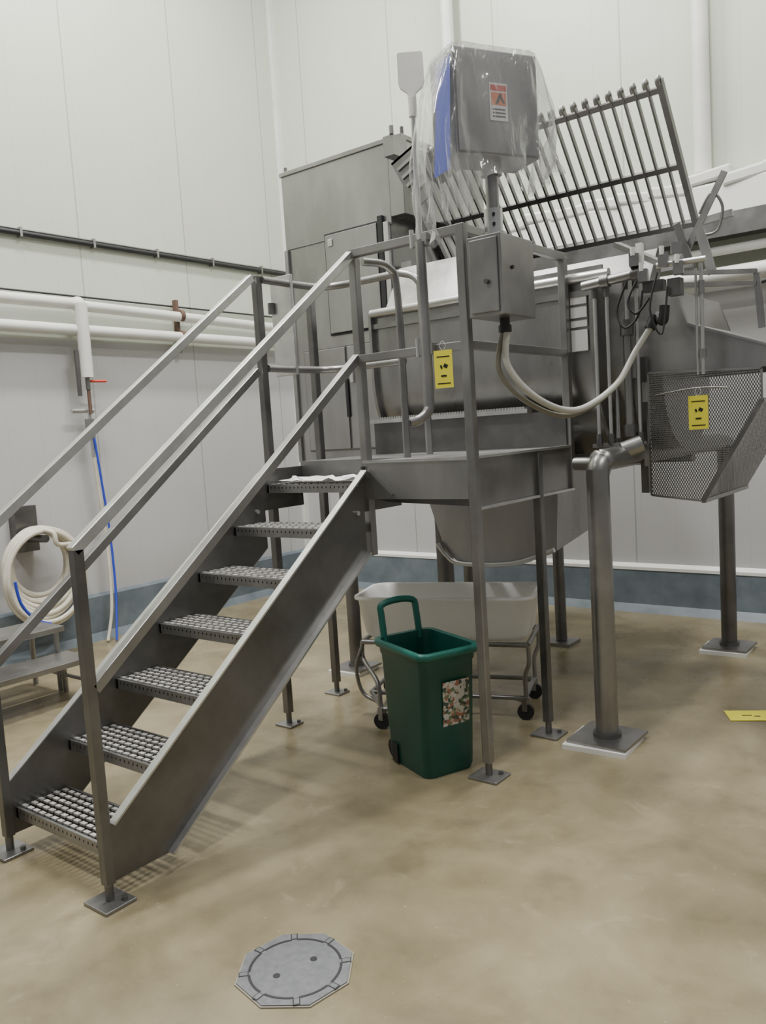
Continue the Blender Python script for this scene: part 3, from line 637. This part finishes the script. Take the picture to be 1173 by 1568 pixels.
b.obj('steps',ss,bevel=.003)
# ---------------------------------------------------------------- back wall services
b=MB();b.cyl((-4.08,YW-.1,2.9),(-4.08,YW-.1,HT),.055,PIPEW);b.obj('vertical_pipe')
b=MB();b.cyl((-1.93,YW-.1,3.36),(-1.93,YW-.1,HT),.062,PIPEW);b.obj('vertical_pipe.001')
b=MB();b.box((-4.4,YW-.28,2.85),(3.9,YW-.1,2.99),STEELD);b.box((-4.4,YW-.30,2.84),(3.9,YW-.28,3.0),STEELD);b.obj('trim_2')
b=MB();b.box((-4.4,YW-.22,3.0),(3.9,YW,3.25),WHITE)
for i in range(30):
    x=-4.3+i*.27;b.rbox((x,YW-.13,3.27+random.uniform(-.02,.03)),(.34,.2,.09),random.uniform(-.08,.08),PIPEW,Matrix.Rotation(random.uniform(-.18,.18),3,'Y'))
b.obj('trim_3',bevel=.02)
b=MB();b.cyl((-4.4,YW-.2,2.76),(3.9,YW-.2,2.76),.035,PIPEW);b.cyl((-4.4,YW-.22,2.58),(3.9,YW-.22,2.58),.06,PIPEW)
for i in range(6):b.box((-4.2+i*1.5,YW-.2,2.50),(-4.16+i*1.5,YW-.005,2.85),STEEL)
b.obj('horizontal_pipes')
# ---------------------------------------------------------------- lights
def area(name,loc,size,e,rot=(0,0,0),col=(1,.99,.955)):
    l=bpy.data.lights.new(name,'AREA');l.shape='RECTANGLE';l.size=size[0];l.size_y=size[1];l.energy=e;l.color=col
    o=bpy.data.objects.new(name,l);o.location=loc;o.rotation_euler=rot;SC.collection.objects.link(o)
area('ceiling_light',(-4.6,3.6,7.2),(.4,2.4),440)
area('ceiling_light.001',(-1.6,4.6,7.2),(.4,2.4),310)
area('ceiling_light.002',(-3.4,-.4,7.2),(2.4,.4),290)
area('ceiling_light.003',(1.8,2.8,7.2),(.4,2.4),190)
w=bpy.data.worlds.new('World');SC.world=w;w.use_nodes=True;w.node_tree.nodes['Background'].inputs[0].default_value=(.95,.97,1,1);w.node_tree.nodes['Background'].inputs[1].default_value=.27
# ---------------------------------------------------------------- camera
p=math.atan(122/1271);r=math.atan(.0627);yaw=math.radians(38.1)
F=V((-math.sin(yaw),math.cos(yaw),0));R=V((F.y,-F.x,0));Z=V((0,0,1))
d=F*math.cos(p)-Z*math.sin(p);U=F*math.sin(p)+Z*math.cos(p)
iu=R*math.sin(r)+U*math.cos(r);ir=R*math.cos(r)-U*math.sin(r)
M=Matrix((ir,iu,-d)).transposed().to_4x4();M.translation=V((0,0,1.6))
cd=bpy.data.cameras.new('camera');cd.sensor_fit='VERTICAL';cd.sensor_height=36;cd.sensor_width=36*1418/1896;cd.lens=1271/1568*36;cd.clip_start=.05
co=bpy.data.objects.new('camera',cd);co.matrix_world=M;SC.collection.objects.link(co);SC.camera=co
